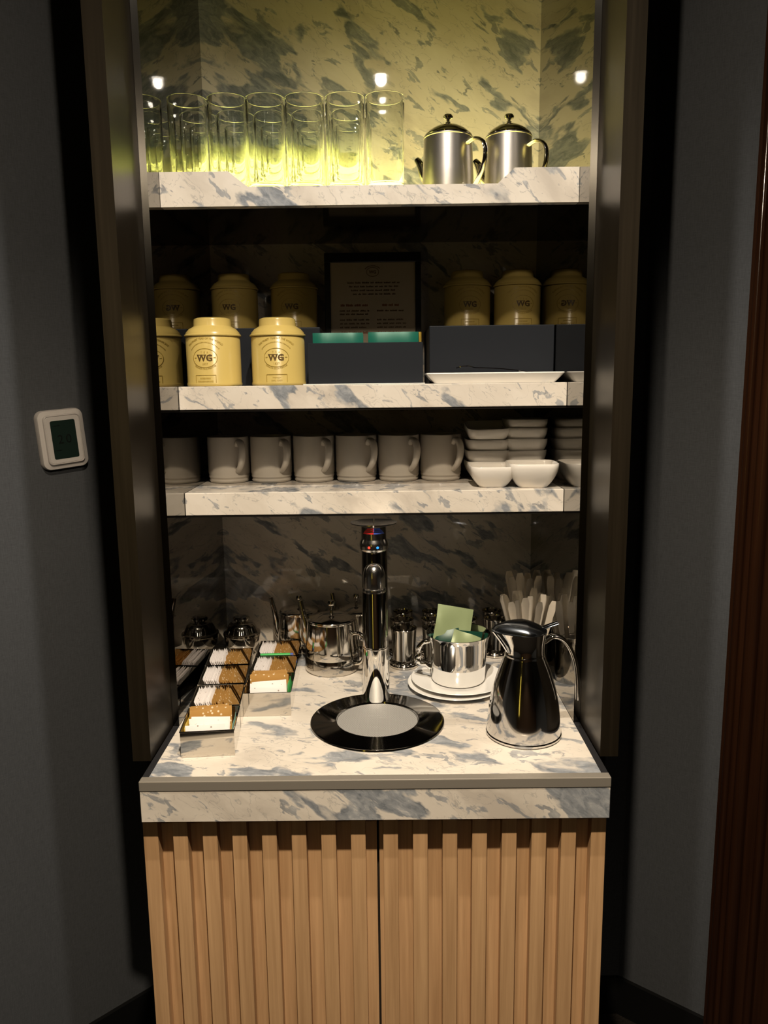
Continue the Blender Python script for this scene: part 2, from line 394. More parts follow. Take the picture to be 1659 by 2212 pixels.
# ------------------------------------------------------------------ base cabinet with slatted doors
cab = thing('base_cabinet', 'low oak cabinet with two vertically slatted doors under the marble counter', 'cabinet', (0, 0, 0))
obj('carcass', box_mesh('carcass', -.3690, .3690, .0605, .645, .0, .8795), M_carc, cab)
slat_me = box_mesh('slat', 0, .0237, -.0215, 0, -.86, -.001, .0005, 1)
for s, x0, x1, sx in ((0, -.3765, .0012, -.3763), (1, .0052, .3722, .0122)):
    dr = obj('door', box_mesh('door', x0, x1, .042, .0600, .018, .8795), M_oak, cab)
    for i in range(8): obj('slat', slat_me, M_oak, dr, (sx+.048*i, .042, .8795))

# ------------------------------------------------------------------ counter
ctr = thing('marble_countertop', 'veined cream marble countertop with a thin steel edge trim', 'countertop', (0, 0, .88))
obj('slab', box_mesh('slab', -.3595, .3595, .0165, YB-.0008, .03, .07), M_marb_top, ctr)
obj('fascia', box_mesh('fascia', -.3707, .3707, 0.0008, .0160, .001, .0537, .0006, 1), M_marb_fascia, ctr)
obj('substrate', box_mesh('substrate', -.3595, .3595, .0165, YB-.0008, .001, .0298), M_carc, ctr)
obj('edge_trim', box_mesh('edge_trim', -.3712, .3712, -.0004, .0163, .0540, .0705, .0012, 2), M_trim, ctr, label='polished steel strip along the front edge')
for s in (-1, 1):
    a, c = sorted((s*.3598, s*.3710))
    obj('side_trim', box_mesh('side_trim', a, c, .0166, YM-.0006, .02, .0703, .0008, 1), M_blacktrim, ctr)

# ------------------------------------------------------------------ shelves
def shelf(y, t, b_, label):
    sh = thing('marble_shelf', label, 'shelf', (0, y, b_))
    obj('slab', box_mesh('slab', -HW+.0005, HW-.0005, 0, YB-.0008-y, .004, t-b_, .0012, 2), M_marb_shelf, sh)
    obj('underside', box_mesh('underside', -HW+.0005, HW-.0005, .002, YB-.0008-y, 0, .0038), M_under, sh)
shelf(*S2, 'marble shelf holding the yellow tea tins and black boxes')
shelf(*S3, 'marble shelf holding the row of mugs and square bowls')
y, t, b_ = S1
sh = thing('marble_shelf', 'top marble shelf with raised front corners holding glasses and coffee pots', 'shelf', (0, y, b_))
he, hm = .0572, .0318
lip = [(-HW+.0005, 0), (HW-.0005, 0), (HW-.0005, he), (.2490, he), (.2200, hm), (-.2085, hm), (-.2415, he), (-HW+.0005, he)]
obj('front_lip', prism('front_lip', lip, 0, .020), M_marb_shelf, sh)
obj('slab', box_mesh('slab', -HW+.0005, HW-.0005, .0202, YB-.0008-y, .004, .026), M_marb_shelf, sh)
obj('underside', box_mesh('underside', -HW+.0005, HW-.0005, .0205, YB-.0008-y, 0, .0038), M_under, sh)
obj('light_panel', box_mesh('light_panel', -HW+.004, HW-.004, .0215, YB-.003-y, .0262, .0312), M_led, sh, label='glowing yellow translucent shelf top')
DECK = b_+.0314

# ------------------------------------------------------------------ drinking glasses on the top shelf
gp = [(0, 0), (.0310, 0), (.0325, .0015), (.0345, .158), (.0349, .1595), (.0338, .1605), (.0328, .1595), (.0305, .016), (.029, .0135), (0, .0125)]
glass_me = lathe('tumbler', gp, 40)
gx = [-.3195, -.2500, -.1825, -.1125, -.0415, .0292]
for r_ in range(4):
    for c_ in range(6):
        if c_ == 5 and r_ > 0: continue
        if r_ == 3 and c_ == 4: continue
        x = gx[c_]+random.uniform(-.001, .001); yy = .3345+.0765*r_+random.uniform(-.002, .002)
        o = obj('drinking_glass', glass_me, M_glass, None, (x, yy, DECK))
        ordn = ('first', 'second', 'third', 'fourth', 'fifth', 'sixth')
        tag(o, f'tall clear drinking glass, {ordn[c_]} from the mirror panel in the {("row along the shelf lip", "second row behind the lip", "third row behind the lip", "row against the marble back")[r_]}', 'glass', 'tall glasses on the top shelf')

# ------------------------------------------------------------------ pots
def knob_prof(h, r): return [(0, 0), (r*.45, 0), (r*.35, h*.18), (r*.55, h*.25), (r*.3, h*.35), (r*.35, h*.48), (r*.9, h*.58), (r, h*.75), (r*.75, h*.93), (0, h)]
def pot(name, label, cat, loc, rz, rb, rt_, hb, m=M_steel, lidh=.02, knobh=.03, knobr=.009, handle=None, spout=None, foot=False, group=None, brushed=None):
    t = thing(name, label, cat, loc, (0, 0, rz), group)
    pr = [(0, 0), (rb*.96, 0), (rb, .003), (rb, .006)]
    if foot: pr += [(rb*1.0, .03), (rb*.985, .032), (rb*.985, .034)]
    pr += [((rb+(rt_-rb)*k/5), .036+(hb-.036)*k/5) for k in range(6)]+[(rt_*1.02, hb+.001), (rt_*1.02, hb+.003), (rt_*.97, hb+.003), (rt_*.95, hb-.002), (0, hb-.002)]
    obj('body', lathe('body', pr, 48), brushed or m, t)
    ld = obj('lid', lathe('lid', [(0, 0), (rt_*.99, 0), (rt_*1.0, .002)]+smooth_prof([(rt_*.97, .004), (rt_*.75, lidh*.55), (rt_*.4, lidh*.9), (0, lidh)], 4), 40), m, t, (0, 0, hb+.0032))
    obj('knob', lathe('knob', knob_prof(knobh, knobr), 20), m, ld, (0, 0, lidh-.0008))
    if handle: obj('handle', tube('handle', smooth_path(handle['path'], 6), handle['r'], 10, handle.get('flat', 1), (0, 1, 0)), m, t)
    if spout: obj('spout', tube('spout', smooth_path(spout['path'], 5), spout['r'], 12), m, t)
    return t
hp = dict(path=[(.040, 0, .088), (.062, 0, .094), (.080, 0, .083), (.083, 0, .058), (.072, 0, .030), (.056, 0, .012), (.044, 0, .016)], r=.0062, flat=.5)
def taper(n, a, c): return [a+(c-a)*i/(n-1) for i in range(n)]
sp1 = dict(path=[(-.040, 0, .035), (-.055, 0, .048), (-.066, 0, .072), (-.074, 0, .082)], r=taper(16, .011, .006))
pot('coffee_pot', 'cylindrical brushed steel coffee pot nearest the drinking glasses', 'coffee pot', (.1435, .385, DECK), R(-42), .0470, .0440, .104, lidh=.022, knobh=.019, knobr=.0095, handle=hp, spout=sp1, group='coffee pots on the top shelf', brushed=M_brush)
pot('coffee_pot', 'cylindrical brushed steel coffee pot nearest the mirror panel', 'coffee pot', (.2570, .400, DECK), R(-40), .0440, .0420, .108, lidh=.022, knobh=.019, knobr=.0095, handle=dict(hp, path=[(x*.95, y_, z) for x, y_, z in hp['path']]), spout=sp1, group='coffee pots on the top shelf', brushed=M_brush)

# ------------------------------------------------------------------ tea tins
TR, TH = .0515, .128
tin_body_prof = [(0, 0), (TR*.985, 0), (TR*1.01, .002), (TR*1.01, .005), (TR*.99, .007), (TR*.99, .090), (TR*.97, .0915), (0, .0915)]
tin_body = lathe('tin_body', tin_body_prof, 56)
tin_lid = lathe('tin_lid', [(TR*.955, .0918), (TR*1.03, .0920), (TR*1.04, .0938), (TR*1.02, .0958), (TR*.99, .0966), (TR*.97, .0995), (TR*.86, .1060), (TR*.70, .1105), (TR*.685, .1120), (TR*.675, .1220), (TR*.66, .1245), (TR*.55, .1268), (0, .1275), ], 56)
RC_ = TR*.99
def wrap(vf, z0, ext=.0):
    V, F = vf; return [(math.sin(x/RC_)*(RC_+z+ext), -math.cos(x/RC_)*(RC_+z+ext), z0+y_) for x, y_, z in V], F
def ringvf(a, c, w, n=48, depth=.0006):
    V, F = [], []
    for k in range(n):
        q = 2*PI*k/n
        for r_, d_ in ((-w, 0), (-w, depth), (w, depth), (w, 0)): V.append(((a+r_)*math.cos(q), (c+r_)*math.sin(q), d_))
    for k in range(n):
        for j in range(4): F.append((k*4+j, k*4+(j+1) % 4, ((k+1) % n)*4+(j+1) % 4, ((k+1) % n)*4+j))
    return V, F
def rectframe(w, h, t_, depth=.0006):
    o = []
    for x0, x1, y0, y1 in ((-w, w, h-t_, h+t_), (-w, w, -h-t_, -h+t_), (-w-t_, -w+t_, -h, h), (w-t_, w+t_, -h, h)):
        n = 8 if x1-x0 > .01 else 1
        for k in range(n): o.append(boxvf(x0+(x1-x0)*k/n, x0+(x1-x0)*(k+1)/n, y0, y1, 0, depth))
    return join(o)
def dashes(n, w, h, gap, rho=None):
    o = [boxvf(-w/2+w*k/n, -w/2+w*(k+1-gap)/n, 0, h, 0, .0004) for k in range(n)]
    vf = join(o); return arc(vf, rho) if rho else vf
emb_common = [move(arc(text_vf('THE FINEST TEAS OF THE WORLD', .0048, .0003, .00008), .052), 0, .034),
              move(dashes(24, .062, .0018, .45, .036), 0, .0275),
              ringvf(.0235, .0172, .00045), move(text_vf('T  E  A', .0050, .0003), 0, .0082), move(text_vf('1837', .0058, .0003), 0, -.0132),
              move(arc(text_vf('GRANDS CRUS PRESTIGE', .0040, .0003, .00006), -.034), 0, -.0215),
              move(boxvf(-.002, .002, -.0004, .0012, 0, .0004), .0185, 0), move(boxvf(-.002, .002, -.0004, .0012, 0, .0004), -.0185, 0)]
label_words = {1: [move(text_vf('FRENCH', .0042, .0002), 0, -.0385), move(text_vf('EARL GREY', .0042, .0002), 0, -.0440)],
               0: [move(dashes(8, .020, .0026, .35), 0, -.0385), move(dashes(12, .030, .0026, .35), 0, -.0440)]}
emb_me = {}
for k in (0, 1):
    vf = join(emb_common+[move(rectframe(.0195, .0085, .0005), 0, -.0398)]+label_words[k])
    emb_me[k] = new_mesh('emblem', *wrap(vf, .0515), smooth=False)
serifs = [boxvf(x-.0024, x+.0024, .0049, .0061, 0, .0005) for x in (-.0115, -.0066, -.0018)]+[boxvf(.0094, .0110, .0022, .0066, 0, .0005), boxvf(.0050, .0116, -.0006, .0006, 0, .0005)]
wg_me = new_mesh('lettering', *wrap(join([move(text_vf('WG', .0165, .0004, .0006), 0, -.0055)]+serifs), .0515), smooth=False)
def tin(x, y_, z, rz, k, label, sc=1.0):
    t = thing('tea_tin', label, 'tin', (x, y_, z), (0, 0, R(rz)), 'yellow tea tins'); t.scale = (sc,)*3
    bd = obj('body', tin_body, M_tin, t); obj('lid', tin_lid, M_tin, t)
    obj('emblem', emb_me[k], M_tinemb, bd, label='embossed ochre crest and label frame'); obj('lettering', wg_me, M_tintxt, bd, label='raised brown WG letters')
z2 = S2[1]+.0004
tin(-.3035, .381, z2, -7, 0, 'yellow tea tin standing on the marble shelf close to the mirror panel')
tin(-.1800, .381, z2, 3, 1, 'yellow tea tin on the marble shelf whose label reads French Earl Grey', .99)
RISER = S2[1]+.1125
tin(-.2975, .588, RISER, -4, 0, 'dim yellow tea tin on the black riser nearer the mirror panel', .96)
tin(-.1700, .588, RISER, 0, 0, 'dim yellow tea tin on the black riser beside the framed menu', .96)
tin(.2010, .588, RISER, 2, 0, 'dim yellow tea tin on the black riser behind the white tray, nearer the framed menu', .965)
tin(.3085, .588, RISER, 6, 0, 'dim yellow tea tin on the black riser behind the white tray, nearer the mirror panel', .965)

# ------------------------------------------------------------------ black boxes, sachet box, framed menu, tray
tag(obj('black_riser', box_mesh('riser', -.125, .125, 0, .205, 0, .112, .0015), M_black, None, (-.229, .440, S2[1]+.0003)), 'black riser box behind the two bright yellow tea tins', 'box')
tag(obj('black_riser', box_mesh('riser', -.1235, .1235, 0, .205, 0, .112, .0015), M_black, None, (.2352, .440, S2[1]+.0003)), 'black riser box standing behind the white rectangular tray', 'box')
bx = thing('sachet_box', 'open black box filled with teal tea sachets', 'box', (-.0135, .361, S2[1]+.0022))
w, d_, h = .1085, .085, .0755
for nm, q in (('front_panel', (-w, w, 0, .004, 0, h)), ('back_panel', (-w, w, d_-.004, d_, 0, h)), ('side_panel', (-w, -w+.004, .0041, d_-.0041, 0, h)), ('side_panel', (w-.004, w, .0041, d_-.0041, 0, h)), ('bottom_panel', (-w+.0041, w-.0041, .0041, d_-.0041, 0, .006)), ('divider', (-.002, .002, .0041, d_-.0041, .0061, h-.004))):
    obj(nm, box_mesh(nm, *q, .0006, 1), M_black, bx)
tag(obj('white_mat', box_mesh('white_mat', -.118, .112, 0, .095, 0, .0016, .0004, 1), M_white, None, (-.0135, .352, S2[1]+.0003)), 'thin white card under the black sachet box', 'card')
def sachet_me(name, w, h, t_, crimp=True, n=10):
    V, F = [], []; nx, nz = n, 6
    for s in (-1, 1):
        for i in range(nx+1):
            for k in range(nz+1):
                u, v = i/nx, k/nz; e = min(u, 1-u, v, 1-v)
                V.append(((u-.5)*w, s*(t_/2)*(min(1, e*7)*.9+.1)+.0006*math.sin(9*u+5*v), v*h))
    K = (nx+1)*(nz+1)
    for s in (0, 1):
        for i in range(nx):
            for k in range(nz):
                a = s*K+i*(nz+1)+k; q = (a, a+nz+1, a+nz+2, a+1); F.append(q if s == 0 else q[::-1])
    for i in range(nx): 
        for k in (0, nz): a = i*(nz+1)+k; F.append((a, a+nz+1, a+nz+1+K, a+K))
    for k in range(nz):
        for i in (0, nx): a = i*(nz+1)+k; F.append((a, a+1, a+1+K, a+K))
    return new_mesh(name, V, F, True, 60)
ts_me = sachet_me('tea_sachet', .094, .088, .010)
for c_, x in ((0, -.0655), (1, .0395)):
    for k in range(6):
        o = obj('tea_sachet', ts_me, M_green, None, (x+random.uniform(-.0015, .0015), .3735+.0115*k, S2[1]+.0092+random.uniform(-.001, .001)), (R(random.uniform(-2, 2)), 0, 0))
        tag(o, 'teal foil tea sachet standing in the open black box', 'sachet', 'teal sachets in the black box')
tag(obj('gold_sachet', sachet_me('gold_sachet', .006, .090, .004, n=4), M_gold, None, (.0925, .412, S2[1]+.0092), (0, 0, 0)), 'narrow gold foil sachet at the end of the black box', 'sachet')

mf = thing('framed_menu', 'black framed tea menu on cream paper standing behind the sachet box', 'frame', (-.001, .585, S2[1]+.0003), (R(-3), 0, 0))
fw_, fh = .1035, .278
for nm, q in (('frame_bar', (-fw_, fw_, 0, .014, fh-.020, fh)), ('frame_bar', (-fw_, fw_, 0, .014, 0, .02)), ('frame_bar', (-fw_, -fw_+.012, 0, .014, .0201, fh-.0201)), ('frame_bar', (fw_-.012, fw_, 0, .014, .0201, fh-.0201))):
    obj(nm, box_mesh(nm, *q, .001, 1), M_frame, mf)
pp = obj('paper', box_mesh('paper', -fw_+.0121, fw_-.0121, .005, .0075, .0202, fh-.0202), M_paper, mf)
def words(x0, x1, z, h, seed, wmin=.006, wmax=.016):
    rr = random.Random(seed); o = []; x = x0
    while x < x1-.004:
        w = min(rr.uniform(wmin, wmax), x1-x); k = max(2, int(w/.0018))
        for i in range(k): o.append(boxvf(x+w*i/k, x+w*(i+.7)/k, .0045, .0051, z, z+h*rr.uniform(.7, 1.15)))
        x += w+.003
    return o
blocks = [[(-.055+.004*k, .058-.003*k, .214-.008*k) for k in range(4)], [(-.072, -.008, .155-.007*k) for k in range(2)], [(.008, .072, .155)],
          [(-.072, -.008, .136-.008*k) for k in range(3)], [(.008, .072, .136-.008*k) for k in range(3)]]
for bi, rows in enumerate(blocks):
    for k, (x0, x1, z) in enumerate(rows):
        o = obj('text_line', new_mesh('text_line', *join(words(x0, x1, z, .003, bi*10+k)), smooth=False), M_ink, pp); o['kind'] = 'stuff'
for k, (x0, x1, z) in enumerate(((-.070, -.010, .166), (.020, .056, .166), (-.070, -.010, .108), (.008, .066, .108))):
    o = obj('menu_heading', new_mesh('menu_heading', *join(words(x0, x1, z, .0047, 60+k)), smooth=False), M_inkred, pp, label='reddish printed heading'); o['kind'] = 'stuff'
v, f = join([ringvf(.013, .0095, .0004), move(text_vf('WG', .0085, .0002, .0002), 0, -.003), move(dashes(12, .034, .002, .4, .022), 0, .012)])
obj('menu_crest', new_mesh('menu_crest', [(x, .0047-z, .238+y_) for x, y_, z in v], f, smooth=False), M_ink, pp)

def plate_rect(w, d, h, n=7, base=.78):
    V, F = [], []
    loops = [(w*base, d*base*.9, 0), (w*base+.004, d*base*.9+.003, .0), (w, d, h), (w-.001, d-.001, h+.0018), (w-.006, d-.006, h+.001), (w*base, d*base*.9, .006)]
    for a, c, z in loops: V += [(x, y_, z) for x, y_ in rrect(a, c, .006, 4)]
    k = len(V)//len(loops)
    for l in range(len(loops)-1):
        for i in range(k): F.append((l*k+i, l*k+(i+1) % k, (l+1)*k+(i+1) % k, (l+1)*k+i))
    F.append(tuple(range(k))[::-1]); F.append(tuple((len(loops)-1)*k+i for i in range(k)))
    return new_mesh('tray', V, F, True, 40)
tag(obj('serving_tray', plate_rect(.258, .098, .0175, base=.86), M_white, None, (.2295, .384, S2[1]+.0004)), 'shallow white rectangular porcelain tray in front of the black riser', 'tray')
def spoon_vf(L_, bend=.004, w0=.0035, w1=.0062, bowl=True, n=14):
    """spoon along +z, bowl at bottom, handle end on top; flat in x, thin in y"""
    V, F = [], []
    for i in range(n+1):
        u = i/n; z = L_*u
        if bowl and u < .22: w = .0032+.0048*math.sin(PI*min(1, u/.22*.5+.5)) if u > .11 else .008*math.sin(PI*.5*min(1, (u+.02)/.12))
        else: w = w0+(w1-w0)*max(0, (u-.22)/.78)**1.6
        if i == n: w *= .55
        y_ = bend*math.sin(u*PI)*1.2+(.004*math.sin(PI*u/.22) if bowl and u < .22 else 0)
        for s in (-1, 1): V += [(s*w, y_-.0007, z), (s*w, y_+.0007, z)]
    for i in range(n):
        a = i*4; b2 = a+4
        F += [(a, a+2, b2+2, b2), (a+1, b2+1, b2+3, a+3), (a, b2, b2+1, a+1), (a+2, a+3, b2+3, b2+2)]
    F += [(0, 1, 3, 2), (n*4, n*4+2, n*4+3, n*4+1)]
    return V, F
spoon_me = new_mesh('spoon', *spoon_vf(.185), angle=60)
so = obj('teaspoon', spoon_me, M_chrome, None, (.160, .392, S2[1]+.0290))
so.rotation_euler = (Matrix.Rotation(R(3), 4, 'Z') @ Matrix.Rotation(R(94.5), 4, 'Y') @ Matrix.Rotation(R(90), 4, 'Z')).to_euler(); so.scale = (1.2, 1, .9)
tag(so, 'steel teaspoon lying in the white rectangular tray', 'spoon')

# ------------------------------------------------------------------ mugs
mug_prof = [(0, .003), (.034, .003), (.036, 0), (.0395, .0005), (.0415, .004), (.0405, .008), (.0425, .012), (.0418, .016), (.0430, .020), (.0432, .088), (.0430, .0945), (.0420, .0955), (.0408, .0945), (.0400, .088), (.0395, .012), (.036, .008), (0, .007)]
mug_body = lathe('mug_body', mug_prof, 44)
mh = smooth_path([(.0415, 0, .078), (.050, 0, .086), (.060, 0, .083), (.066, 0, .068), (.063, 0, .050), (.055, 0, .035), (.0425, 0, .024)], 5)
mug_handle = tube('mug_handle', mh, [.0062+.0018*math.sin(PI*i/(len(mh)-1)) for i in range(len(mh))], 10, .75)
z3 = S3[1]+.0004
for i, px in enumerate((-.3080, -.2185, -.1285, -.0392, .0498, .1385)):
    t = thing('coffee_mug', f'cream stoneware mug, {("first", "second", "third", "fourth", "fifth", "sixth")[i]} in the row counted from the mirror panel', 'mug', (px, .5030, z3), (0, 0, R(random.uniform(-57, -50))), 'row of cream mugs')
    obj('body', mug_body, M_cream, t); obj('handle', mug_handle, M_cream, t)

# ------------------------------------------------------------------ square bowls
def bowl_me(w, h):
    V, F = [], []; loops = []
    for k in range(7):
        u = k/6; loops.append((w*(.58+.42*math.sin(u*PI/2)**.9), h*u, .020))
    loops.append((w-.0015, h+.0012, .019)); loops.append((w-.006, h-.0002, .017))
    for k in range(5):
        u = 1-k/4; loops.append(((w-.006)*(.56+.42*math.sin(u*PI/2)**.9), .005+(h-.008)*u, .016))
    for a, z, r_ in loops: V += [(x, y_, z) for x, y_ in rrect(a, a, r_*a/w, 5)]
    k = len(V)//len(loops)
    for l in range(len(loops)-1):
        for i in range(k): F.append((l*k+i, l*k+(i+1) % k, (l+1)*k+(i+1) % k, (l+1)*k+i))
    F.append(tuple(range(k))[::-1]); F.append(tuple((len(loops)-1)*k+i for i in range(k)))
    return new_mesh('bowl', V, F, True, 45)
bm_ = bowl_me(.088, .0395); bmF = bowl_me(.096, .045)
def bowl(me, x, y_, z, lab, rx=0, ry=0, rz=0): tag(obj('square_bowl', me, M_bowl, None, (x, y_, z), (R(rx), R(ry), R(rz))), lab, 'bowl', 'square porcelain bowls')
bowl(bm_, .2300, .3860, z3, 'single white square bowl in front of the stack beside the mugs', rz=1)
bowl(bmF, .3075, .3795, z3, 'single white square bowl in front of the stack beside the mirror panel', rz=-2)
for k, (dz, ry) in enumerate([(0, 0), (.0225, 0), (.0440, .6), (.0735, -1.2)]):
    bowl(bm_, .2325, .486, z3+dz, ('lowest', 'second lowest', 'second highest', 'topmost')[k]+' square bowl of the stack beside the mugs', ry=ry, rx=(0, 0, 0, 9)[k], rz=2)
for k, (dz, ry) in enumerate([(0, 0), (.0215, -1.6), (.0455, .5), (.0680, .6), (.0850, .2)]):
    bowl(bm_, .3105, .486, z3+dz, ('lowest', 'second lowest', 'middle', 'second highest', 'topmost')[k]+' square bowl of the stack beside the mirror panel', ry=ry, rz=-2)

# ------------------------------------------------------------------ water tap
TX, TY = -.0010, .3130
tap = thing('water_tap', 'tall chrome hot and cold water tap on a round drip plate', 'tap', (TX, TY, CT+.0003))
bp = obj('drip_plate', lathe('drip_plate', [(.0765, .0), (.121, 0), (.1232, .0012), (.1225, .003), (.119, .0042), (.0800, .0042), (.0775, .0055), (.0755, .0055), (.0745, .003), (.0740, 0)], 80), mat('dark_polished_steel', (.42, .41, .40), .09, 1), tap, (.003, -.0985, 0), label='wide polished steel ring')
obj('drain_grid', lathe('drain_grid', [(0, 0), (.0738, 0), (.0738, .0022), (.060, .0017), (0, .0012)], 60), M_grid, bp, label='perforated round drain grid')
obj('column', lathe('column', [(0, 0), (.0262, 0), (.0262, .0435), (.0252, .108), (.0252, .1082), (.0248, .110), (.0247, .318), (.022, .322), (0, .323)], 56), M_chrome, tap, (0, 0, .0044))
obj('collar', lathe('collar', [(.0246, 0), (.0262, 0), (.0264, .0012), (.0262, .0024), (.0246, .0024)], 48, True), M_chrome, tap, (0, 0, .1085))
# upright control head with hot and cold markings, split dish lever on top, bullet shaped spout below
HY, HR, HT = -.0215, .0272, .0238
hd = obj('head', lathe('head', smooth_prof([(0, .300), (.012, .3008), (.021, .3035), (.0262, .308), (HR, .313)], 4)+[(.0278, .3165), (.0274, .3195), (.0262, .3235), (.0245, .3270), (HT, .3290), (HT, .3515), (.022, .3525), (0, .3525)], 48), M_softchrome, tap, (0, HY, 0))
def curved_patch(x0, x1, z0, z1, r_, t_=.0004, n=6, slant=0):
    V = []
    for i in range(n+1):
        for z, e in ((z0, 0), (z1, slant)):
            x = x0+(x1-e*(1 if x1 > x0 else -1)-x0)*i/n
            a = math.asin(max(-1, min(1, x/r_)))
            for q in (r_+.0002, r_+t_): V.append((q*math.sin(a), -q*math.cos(a), z))
    F = []
    for i in range(n):
        a = i*4; c = a+4
        F += [(a, c, c+2, a+2), (a+1, a+3, c+3, c+1), (a, a+1, c+1, c), (a+2, c+2, c+3, a+3)]
    F += [(0, 2, 3, 1), (n*4, n*4+1, n*4+3, n*4+2)]
    return new_mesh('patch', V, F, False)
for i, w in enumerate((.0195, .0170, .0135)):
    z = .3395+.0040*i
    obj('hot_marking', curved_patch(-.0003, -w, z, z+.0031, HT, slant=.0025), M_redp, hd)
    obj('cold_marking', curved_patch(.0003, w, z, z+.0031, HT, slant=.0025), M_bluep, hd)
for x, mm, nm in ((-.0085, M_redl, 'hot_light'), (.0070, M_bluel, 'cold_light')):
    a = math.asin(x/HR)
    obj(nm, lathe(nm, smooth_prof([(.0026, 0), (.0023, .0008), (0, .0014)], 3), 14), mm, hd, (HR*math.sin(a), -HR*math.cos(a)+.0002, .3150), (R(90), 0, a))
for s in (-1, 1):   # two lever paddles form a split dish on top
    V, F = [], []; n = 14
    for j, rr in enumerate((0, .012, .026, .037, .0425)):
        for k in range(n+1):
            a = -PI/2+PI*k/n; z = .0030*(rr/.0425)**2
            V.append((s*(.0012+rr*math.cos(a)), .86*rr*math.sin(a), .003+z))
    m_ = n+1; T = len(V); V += [(x, y_, z-.0025+.001*abs(x)/.043) for x, y_, z in V]
    for j in range(4):
        for k in range(n):
            a = j*m_+k; q = (a, a+1, a+1+m_, a+m_); F += [q, tuple(i+T for i in q[::-1])]
    for k in range(n): a = 4*m_+k; F.append((a, a+1, a+1+T, a+T))
    for j in range(4):
        for k in (0, n): a = j*m_+k; F.append((a, a+m_, a+m_+T, a+T))
    obj('lever', new_mesh('lever', V, F, True, 40), M_softchrome, tap, (0, HY, .3525))
sp_path = smooth_path([(0, -.018, .262), (0, -.034, .266), (0, -.050, .266), (0, -.062, .262)], 5)
obj('spout_arm', tube('spout_arm', sp_path, .0135, 22, 1, (1, 0, 0)), M_chrome, tap)
obj('spout', lathe('spout', [(0, .244), (.0198, .244), (.0204, .247)]+smooth_prof([(.0204, .258), (.0198, .270), (.0165, .281), (.010, .2875), (0, .289)], 5), 44), M_softchrome, tap, (0, -.063, 0))
obj('nozzle', lathe('nozzle', [(.0, .001), (.019, 0), (.0215, .001), (.0220, .004), (.0215, .007), (.0205, .0078), (0, .0078)], 40), M_softchrome, tap, (0, -.063, .2360))

# ------------------------------------------------------------------ teapots and sugar pot on the counter
def teapot(x, y_, label, rz, sc=1.0):
    h = dict(path=[(.050, 0, .084), (.068, 0, .088), (.082, 0, .076), (.083, 0, .050), (.074, 0, .026), (.054, 0, .018)], r=.0048, flat=.9)
    s = dict(path=[(-.050, 0, .030), (-.064, 0, .055), (-.068, 0, .090), (-.080, 0, .142)], r=taper(16, .013, .0055))
    t = pot('steel_teapot', label, 'teapot', (x, y_, CT+.0004), R(rz), .0590, .0520, .108, M_steel, .014, .030, .0085, h, s, True, 'steel teapots on the counter')
    t.scale = (sc,)*3
teapot(-.0985, .4890, 'polished steel teapot standing right behind the chrome tap column', -28, 1.0)
teapot(-.1800, .5980, 'polished steel teapot in shadow against the marble back, nearest the sugar pot', -16, .88)
teapot(-.0490, .5960, 'polished steel teapot against the marble back, mostly hidden behind the tap', -36, .90)
sg = thing('sugar_pot', 'small round lidded steel sugar pot behind the sachet boxes', 'pot', (-.3120, .5840, CT+.0004))
obj('body', lathe('body', [(0, 0), (.028, 0), (.030, .004), (.026, .008)]+smooth_prof([(.027, .010), (.037, .026), (.0405, .040), (.0415, .048)], 4)+[(.0425, .049), (.0425, .051), (.039, .051), (0, .050)], 40), M_steel, sg)
ld = obj('lid', lathe('lid', [(0, 0), (.0415, 0), (.0415, .002)]+smooth_prof([(.037, .004), (.031, .018), (.026, .024), (.0225, .026)], 4)+[(0, .026)], 40), M_steel, sg, (0, 0, .0512))
obj('knob', lathe('knob', [(0, 0), (.012, 0), (.012, .003), (.0185, .006), (.0195, .010), (.016, .0135), (0, .015)], 30), M_steel, ld, (0, 0, .0258))

# ------------------------------------------------------------------ steel sachet caddies
BWd, BD, BH = .0445, .0975, .0450
def caddy(cx, cy, rz, label):
    t = thing('sachet_caddy', label, 'box', (cx, cy, CT+.0004), (0, 0, R(rz)), 'steel sachet caddies')
    tk = .0012
    for nm, q in (('front_panel', (-BWd, BWd, 0, tk, 0, BH)), ('back_panel', (-BWd, BWd, BD-tk, BD, 0, BH)), ('side_panel', (-BWd, -BWd+tk, tk, BD-tk, 0, BH)), ('side_panel', (BWd-tk, BWd, tk, BD-tk, 0, BH)), ('bottom_panel', (-BWd+tk, BWd-tk, tk, BD-tk, 0, tk))):
        obj(nm, box_mesh(nm, *q), M_steel, t)
    rim = [(-BWd, 0, BH), (BWd, 0, BH), (BWd, BD, BH), (-BWd, BD, BH), (-BWd, 0, BH)]
    obj('rim', new_mesh('rim', *join([tubevf([rim[i], rim[i+1]], .0013, 6, side=(0, 0, 1)) for i in range(4)])), M_chrome, t)
    return t
def sugar_me(nm, w, h, t_, dots):
    return sachet_me(nm, w, h, t_, n=4)
sw_me = sugar_me('white_sugar', .074, .047, .0033, 0); sb_me = sugar_me('brown_sugar', .074, .0455, .0033, 0)
sw2 = sugar_me('white_sugar_f', .066, .0435, .0042, 0); sb2 = sugar_me('brown_sugar_f', .068, .0475, .0042, 0)
dot_me = box_mesh('print', -.0022, .0022, -.0016, .0016, 0, .0006)
def local(t, x, y_, z):
    a = t.rotation_euler.z; return (t.location.x+x*math.cos(a)-y_*math.sin(a), t.location.y+x*math.sin(a)+y_*math.cos(a), t.location.z+z)
def put(me, m, nm, t, x, y_, z, rot, lab, grp):
    o = obj(nm, me, m, None, local(t, x, y_, z)); o.rotation_euler = (rot[0], rot[1], rot[2]+t.rotation_euler.z); tag(o, lab, 'sachet', grp); return o
